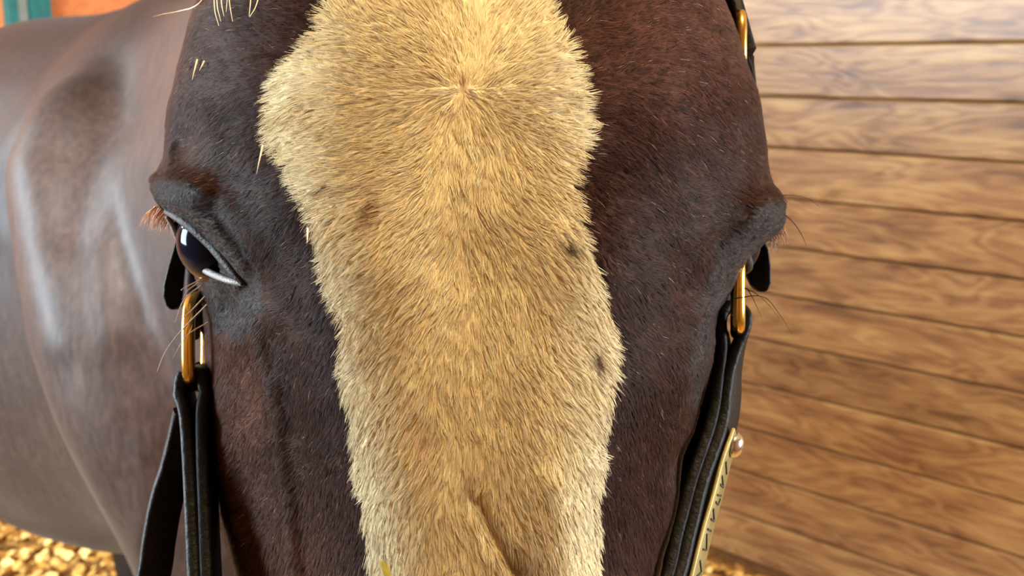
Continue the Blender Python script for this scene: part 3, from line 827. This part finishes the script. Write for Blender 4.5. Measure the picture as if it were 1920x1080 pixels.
# forelock wisps hanging into view at the top left
fl = []; fc = []
for (pts2) in ([(412, -190), (403, -70), (402, 10), (410, 48)], [(430, -190), (408, -60), (407, 5), (414, 40)], [(425, -190), (412, -80), (415, 0), (420, 30)], [(440, -190), (427, -60), (430, 0), (436, 40)],
               [(480, -190), (472, -60), (470, 0), (467, 30)], [(515, -190), (495, -60), (482, 5), (468, 32)], [(470, -190), (450, -90), (430, -30), (424, 22)]):
    fl.append([surf(x, max(y, -180), 0.006+0.004*j) for j, (x, y) in enumerate(pts2)]); fc.append((0.72, 0.60, 0.42))
fl.append([P(420, -60, .37), P(375, 5, .372), P(340, 20, .378), P(305, 27, .38), P(286, 32, .38)]); fc.append((0.75, 0.66, 0.5))
for (x0, y0, x1, y1) in ((493, 272, 481, 326), (383, 115, 374, 133), (370, 112, 360, 150), (577, 428, 576, 455)):
    fl.append([surf(x0, y0, .004), surf((x0+x1)/2, (y0+y1)/2, .006), surf(x1, y1, .007)]); fc.append((0.75, 0.66, 0.5))
strands('forelock', fl, 0.00032, fc, horse, 'pale forelock strands')

# lashes, whiskers
lp = []; lc = []
for i in range(95):
    t = rng.random(); x0 = 292+t*38+rng.normal(0, 2); y0 = 386+t*24
    ln = rng.uniform(26, 58)*(1-0.25*t); a = math.radians(rng.uniform(98, 142))
    d0 = .372+rng.uniform(0, .01)
    x1 = x0+math.cos(a)*ln; y1 = y0+math.sin(a)*ln
    lp.append([P(x0, y0, d0), P((x0+x1)/2-3, (y0+y1)/2-2, d0+.001), P(x1, y1, d0+.002)]); lc.append(np.array((0.50, 0.24, 0.10))*rng.uniform(.7, 1.5))
strands('eyelashes', lp, 0.00018, lc, horse, 'gingery lashes')
lp = []; lc = []
for i in range(70):
    t = rng.random(); x0 = 1438+t*28; y0 = 446-t*30
    ln = rng.uniform(18, 46); a = math.radians(rng.uniform(48, 86)); d0 = .392+rng.uniform(0, .01)
    x1 = x0+math.cos(a)*ln; y1 = y0+math.sin(a)*ln
    lp.append([P(x0, y0, d0), P((x0+x1)/2+2, (y0+y1)/2-2, d0), P(x1, y1, d0)]); lc.append(np.array((0.30, 0.16, 0.08))*rng.uniform(.6, 1.4))
strands('eyelashes', lp, 0.00016, lc, horse, 'brown lashes')
wl = [[(385, 520), (345, 540), (340, 545)], [(376, 536), (345, 562), (328, 605)], [(384, 556), (350, 590), (322, 605)], [(388, 571), (340, 620), (310, 660), (294, 698)], [(390, 604), (350, 630), (323, 674)], [(372, 530), (352, 545), (341, 562)]]
wc_ = [(0.8, 0.62, 0.5)]*len(wl)
paths = [[P(x, y, .383-.003*j) for j, (x, y) in enumerate(p)] for p in wl]
strands('whiskers', paths, 0.00024, wc_, horse, 'long pale whiskers under the eye')
wr = [[(1438, 378), (1470, 366), (1510, 370), (1537, 388)], [(1460, 392), (1490, 420), (1508, 450), (1514, 468)], [(1375, 560), (1430, 556), (1462, 590), (1486, 628)], [(1395, 540), (1420, 552), (1440, 570), (1462, 598)],
      [(1360, 580), (1376, 595), (1390, 618)], [(1400, 540), (1412, 560), (1430, 600)]]
paths = [[P(x, y, .38-.002*j) for j, (x, y) in enumerate(p)] for p in wr]
strands('whiskers', paths, 0.00020, [(0.05, 0.03, 0.025)]*len(wr), horse, 'long dark whiskers beside the eye')

# ------------------------------------------------------------------ eyes and lids
def eye_mat():
    m, N, L, b = new_mat('wet_eye', 0.09, 0.6)
    tc = N.new('ShaderNodeTexCoord'); sp = N.new('ShaderNodeSeparateXYZ'); L.new(tc.outputs['Object'], sp.inputs[0])
    n = noise_node(N, L, 260, 4, 0.6, tc.outputs['Object'], 1.5)
    ad = N.new('ShaderNodeMath'); ad.operation = 'MULTIPLY_ADD'; ad.inputs[1].default_value = 0.004
    L.new(n.outputs['Fac'], ad.inputs[0]); L.new(sp.outputs['Z'], ad.inputs[2])
    mr = N.new('ShaderNodeMapRange'); mr.inputs['From Min'].default_value = -0.017; mr.inputs['From Max'].default_value = 0.017
    L.new(ad.outputs[0], mr.inputs['Value'])
    r = ramp(N, L, mr.outputs['Result'], [(0.0, srgb(16, 10, 10)), (0.30, srgb(96, 60, 44)), (0.62, srgb(112, 70, 52)), (0.70, srgb(60, 36, 30)), (0.76, srgb(12, 20, 34)), (1.0, srgb(8, 14, 26))])
    L.new(r.outputs['Color'], b.inputs['Base Color'])
    b.inputs['Specular IOR Level'].default_value = 0.12
    return m
M_eye = eye_mat()
def eyeball(c, gaze, r=0.0172):
    me = bpy.data.meshes.new('eyeball'); bm = bmesh.new(); bmesh.ops.create_uvsphere(bm, u_segments=48, v_segments=32, radius=r)
    for v in bm.verts:                                   # corneal bulge around the pole
        k = max(0.0, v.co.z/r-0.62); v.co *= 1+0.16*k
    bm.to_mesh(me); bm.free(); me.materials.append(M_eye)
    me.polygons.foreach_set('use_smooth', np.ones(len(me.polygons), dtype=bool))
    o = bpy.data.objects.new('eyeball', me); COL.objects.link(o)
    o.matrix_world = Matrix.Translation(c) @ Vector(gaze).to_track_quat('Z', 'Y').to_matrix().to_4x4()
    mw = o.matrix_world.copy(); place(o, horse); o.matrix_world = mw
    return o
ec = P(*EYE_L)
eyeball(ec, (P(360, 418, .363)-ec), 0.0156)
er = P(*EYE_R)
eyeball(er, Vector(RM @ np.array((0.96, -0.10, 0.05))), R_EYE)
ring_c = Vector(to_world(POLE_R)) - CR*0.0068
V, F = closed_tube([ring_c + (CF*0.95+CU*-0.3).normalized()*math.cos(2*math.pi*k/40)*0.0125 + (CU*0.95+CF*0.3).normalized()*math.sin(2*math.pi*k/40)*0.0105 - CR*0.0025*math.cos(4*math.pi*k/40) for k in range(40)], 0.0022, 10)
mesh_obj('eyelid', V, F, M_lid, horse)
lidp = catmull([surf(x, y, 0.0005) for x, y in EYE_UP[1:]], 6)
V, F = sweep(lidp, [0.0011+0.0009*math.sin(math.pi*i/(len(lidp)-1)) for i in range(len(lidp))], 10); mesh_obj('upper_eyelid', V, F, M_lid, horse)
lidp = catmull([surf(x, y, 0.0008) for x, y in EYE_LO[:-1]], 6)
M_lid_pale = plain('rimlit_lower_lid', srgb(120, 118, 116), 0.4, 0.5, 700, 0.3, 0.4)  # paler than the upper lid: rim light painted into the skin colour
V, F = sweep(lidp, [0.0008+0.0006*math.sin(math.pi*i/(len(lidp)-1)) for i in range(len(lidp))], 10); mesh_obj('lower_eyelid', V, F, M_lid_pale, horse)

# ------------------------------------------------------------------ leather halter
halter = empty('halter', P(890, 1500, .40)); tag(halter, 'black leather halter with brass rings and nameplate on the horse head', 'halter')
def strap(name, pxs, wdir, width, thick, mat=None, n=8, label=None):
    p = catmull([P(*q) for q in pxs], n)
    V, F = ribbon(p, wdir, width, thick, 0.3); o = mesh_obj(name, V, F, mat or M_leather, halter)
    m = o.modifiers.new('edges', 'EDGE_SPLIT'); m.split_angle = math.radians(50)
    if label: o['label'] = label
    return o
def oval_ring(name, cpx, hw, hh, r, plane_u, label='brass ring', parent=None):
    """flattened ring; plane_u is the horizontal direction of its plane"""
    c = P(*cpx); u = Vector(plane_u).normalized(); path = []
    for k in range(44):
        a = 2*math.pi*k/44; ca, sa = math.cos(a), math.sin(a)
        e = 0.62
        path.append(c + u*(math.copysign(abs(ca)**e, ca)*hw) + CU*(math.copysign(abs(sa)**e, sa)*hh))
    V, F = closed_tube(path, r, 12)
    return mesh_obj(name, V, F, M_brass, parent or halter)
DEP = CF                                    # pointing away from us
def yaw(deg): return (CF*math.cos(math.radians(deg)) + CR*math.sin(math.radians(deg))).normalized()

# left side
oval_ring('ring', (371, 640, .402), .0170, .0165, .0025, yaw(-5))
lw = yaw(-8)
strap('cheek_strap', [(385, 1330, .352), (379, 1200, .362), (373, 1080, .372), (367, 960, .381), (362, 860, .388), (356, 780, .393), (348, 745, .396), (346, 720, .397), (352, 702, .398), (366, 694, .398)], lw, .021, .0047)
strap('cheek_strap', [(410, 1330, .352), (402, 1200, .362), (396, 1080, .372), (391, 960, .381), (387, 860, .388), (386, 780, .393), (390, 745, .396), (389, 720, .397), (383, 702, .398), (366, 694, .398)], lw, .021, .0047)
strap('jaw_strap', [(215, 1300, .40), (258, 1180, .402), (288, 1080, .404), (297, 1020, .405), (306, 966, .406), (317, 920, .406), (329, 884, .406), (343, 830, .404), (352, 790, .402), (357, 770, .400)], (CR*1.0+CF*0.6).normalized(), .0125, .0044)
def tab(name, outline, d, thick, mat, yawdeg=0, label=None):
    """leather strap end cut to an outline, bevelled"""
    bm = bmesh.new(); cx = sum(p[0] for p in outline)/len(outline)
    pts = [P(x, y, d + (x-cx)*d/FPX*math.tan(math.radians(yawdeg))) for x, y in outline]
    vs = [bm.verts.new(p) for p in pts]; f = bm.faces.new(vs)
    r = bmesh.ops.extrude_face_region(bm, geom=[f])
    for v in [g for g in r['geom'] if isinstance(g, bmesh.types.BMVert)]: v.co += CF*thick
    bmesh.ops.recalc_face_normals(bm, faces=bm.faces)
    o = bm_obj(name, bm, mat, halter)
    m = o.modifiers.new('bevel', 'BEVEL'); m.width = 0.0012; m.segments = 3; m.limit_method = 'ANGLE'
    return o
tab('throat_strap', [(340, 415), (330, 440), (322, 470), (312, 505), (305, 535), (304, 555), (309, 572), (318, 582), (330, 580), (340, 566), (347, 540), (352, 505), (356, 470), (362, 430)], .428, .006, M_leather, 20)
strap('cheek_strap', [(385, 120, .47), (382, 300, .46), (372, 420, .445), (362, 500, .43), (360, 560, .418), (362, 600, .408)], yaw(-20), .020, .006)
strap('crown_strap', [(385, 120, .47), (440, -200, .48), (600, -480, .50), (880, -590, .51), (1160, -480, .50), (1310, -180, .47), (1372, 20, .442), (1398, 110, .438)], CF, .024, .005)
# right side
oval_ring('ring', (1383, 549, .402), .0170, .0150, .0027, yaw(11.5))
rw = [yaw(float(v)) for v in np.interp(np.arange(97), [0, 48, 72, 96], [24, 24, 12, 8])]
strap('cheek_strap', [(1180, 1330, .345), (1232, 1200, .355), (1282, 1080, .366), (1306, 990, .374), (1328, 900, .381), (1361, 800, .389), (1370, 740, .393), (1375, 695, .396), (1385, 650, .398), (1396, 615, .399), (1397, 594, .400), (1388, 579, .401), (1375, 574, .401)], rw, .020, .0045)
strap('cheek_strap', [(1160, 1330, .345), (1212, 1200, .355), (1262, 1080, .366), (1285, 990, .374), (1308, 900, .381), (1341, 800, .389), (1353, 740, .393), (1356, 695, .396), (1357, 650, .398), (1352, 615, .399), (1353, 594, .400), (1361, 579, .401), (1375, 574, .401)], rw, .020, .0045)
strap('jaw_strap', [(1120, 1330, .375), (1180, 1200, .385), (1236, 1080, .395), (1258, 990, .402), (1281, 900, .408), (1310, 800, .414), (1324, 740, .414), (1330, 695, .412), (1342, 650, .408), (1350, 620, .404)], (CR*0.75-CF*0.65).normalized(), [.011]*25+[.0115]*24+[.010]*8+[.007]*8+[.006]*8, .004)
tab('throat_strap', [(1400, 440), (1398, 480), (1402, 515), (1412, 538), (1428, 549), (1441, 546), (1447, 530), (1447, 500), (1443, 470), (1434, 445)], .425, .006, M_leather, -20)
strap('cheek_strap', [(1400, 120, .445), (1403, 180, .452), (1396, 300, .455), (1390, 420, .44), (1384, 480, .42), (1380, 520, .408)], yaw(15), .020, .006)
tab('crown_tab', [(1396, 92), (1404, 100), (1412, 122), (1419, 150), (1421, 172), (1416, 190), (1408, 184), (1400, 160), (1394, 130)], .436, .008, M_leather, 0)
# crown buckle
bk = empty('crown_buckle', P(1385, 95, .43)); place(bk, halter)
oval_ring('buckle_frame', (1386, 95, .432), .014, .0135, .0020, yaw(2) + CR*0.10, parent=bk)
V, F = sweep([P(1388, 95, .422), P(1396, 110, .446)], .0013, 8); mesh_obj('buckle_tongue', V, F, M_brass, bk)
# nose band and rings lower down, under the frame
oval_ring('ring', (350, 1370, .350), .016, .016, .0021, yaw(-10)); oval_ring('ring', (1150, 1370, .343), .016, .016, .0021, yaw(10))
strap('nose_band', [(372, 1400, .352), (450, 1430, .325), (560, 1450, .292), (730, 1460, .271), (915, 1465, .2635), (1090, 1460, .271), (1165, 1440, .295), (1165, 1400, .335)], CU, .024, .004)
# nameplate on the right cheek strap
pl = [(1379, 815, .3865), (1362, 865, .3825), (1345, 930, .3775), (1328, 990, .3725), (1308, 1070, .3655), (1294, 1130, .3610)]
plate = strap('nameplate', [(x-1, y, d) for x, y, d in pl], yaw(26), .0130, .0014, M_plate, label='engraved brass nameplate')
def on_plate(t, u, lift):
    c = catmull([P(*q) for q in pl], 8); i = t*(len(c)-1); k = int(i); p = c[k].lerp(c[min(k+1, len(c)-1)], i-k)
    tg = (c[min(k+1, len(c)-1)]-c[max(k-1, 0)]).normalized(); wd = yaw(26); wd = (wd-tg*wd.dot(tg)).normalized(); nn_ = tg.cross(wd)
    if nn_.x < 0: nn_ = -nn_
    return p + wd*u*.0065 + nn_*lift, tg, wd, nn_
# the worn engraving: a row of strokes, too oblique to read
bm = bmesh.new()
for (t0, u0, t1, u1) in ((.22, -.5, .26, .4), (.30, -.5, .335, .4), (.335, .4, .345, -.4), (.38, .45, .41, -.5), (.40, .4, .44, .3), (.44, .3, .45, -.4), (.50, -.5, .54, .45), (.54, .45, .56, -.4), (.60, .4, .62, -.5), (.64, -.4, .69, .4), (.69, .4, .71, -.4), (.76, -.4, .79, .4), (.80, .3, .84, -.3), (.88, -.4, .91, .4)):
    a, tg, wd, nn_ = on_plate(t0, u0, .0009); b_, *_ = on_plate(t1, u1, .0009)
    ax = (b_-a).normalized(); sd = ax.cross(nn_).normalized()*.00035
    vs = [bm.verts.new(p+o) for p, o in ((a, sd), (a, -sd), (b_, -sd), (b_, sd))]
    ws = [bm.verts.new(v.co - nn_*.0003) for v in vs]
    bm.faces.new(vs); bm.faces.new(ws[::-1])
    for i in range(4): bm.faces.new((vs[i], ws[i], ws[(i+1) % 4], vs[(i+1) % 4]))
bm_obj('engraving', bm, M_engrave, plate)
def screw(t):
    c, tg, wd, nn_ = on_plate(t, 0, .0006)
    bm = bmesh.new(); n = 20; R_ = .0046
    rings = []
    for (rr, hh) in ((1.0, 0), (1.0, .0008), (.86, .0022), (.6, .0031), (.3, .0036)):
        rings.append([bm.verts.new(c + (tg*math.cos(2*math.pi*k/n) + wd*math.sin(2*math.pi*k/n))*R_*rr + nn_*hh) for k in range(n)])
    for a, b_ in zip(rings[:-1], rings[1:]):
        for k in range(n): bm.faces.new((a[k], a[(k+1) % n], b_[(k+1) % n], b_[k]))
    bm.faces.new(rings[-1]); bm.faces.new(rings[0][::-1])
    s = bm_obj('screw', bm, M_steel, plate, True); s['label'] = 'domed steel screw'
screw(.075)

# wisp of hay on the nose
c = [surf(716, 1053, .006), surf(722, 1066, .0075), surf(728, 1082, .0085), surf(736, 1100, .009)]
V, F = ribbon(catmull(c, 4), CR, [.0006+.0016*math.sin(math.pi*min(1, .1+i/13)) for i in range(13)], .0006, .3)
M_hay = plain('hay', srgb(118, 110, 34), 0.6, 0.3, 300, 0.3, 0.0)
tag(mesh_obj('hay_blade', V, F, M_hay), 'short yellow-green blade of hay stuck on the blaze at the bottom', 'hay')
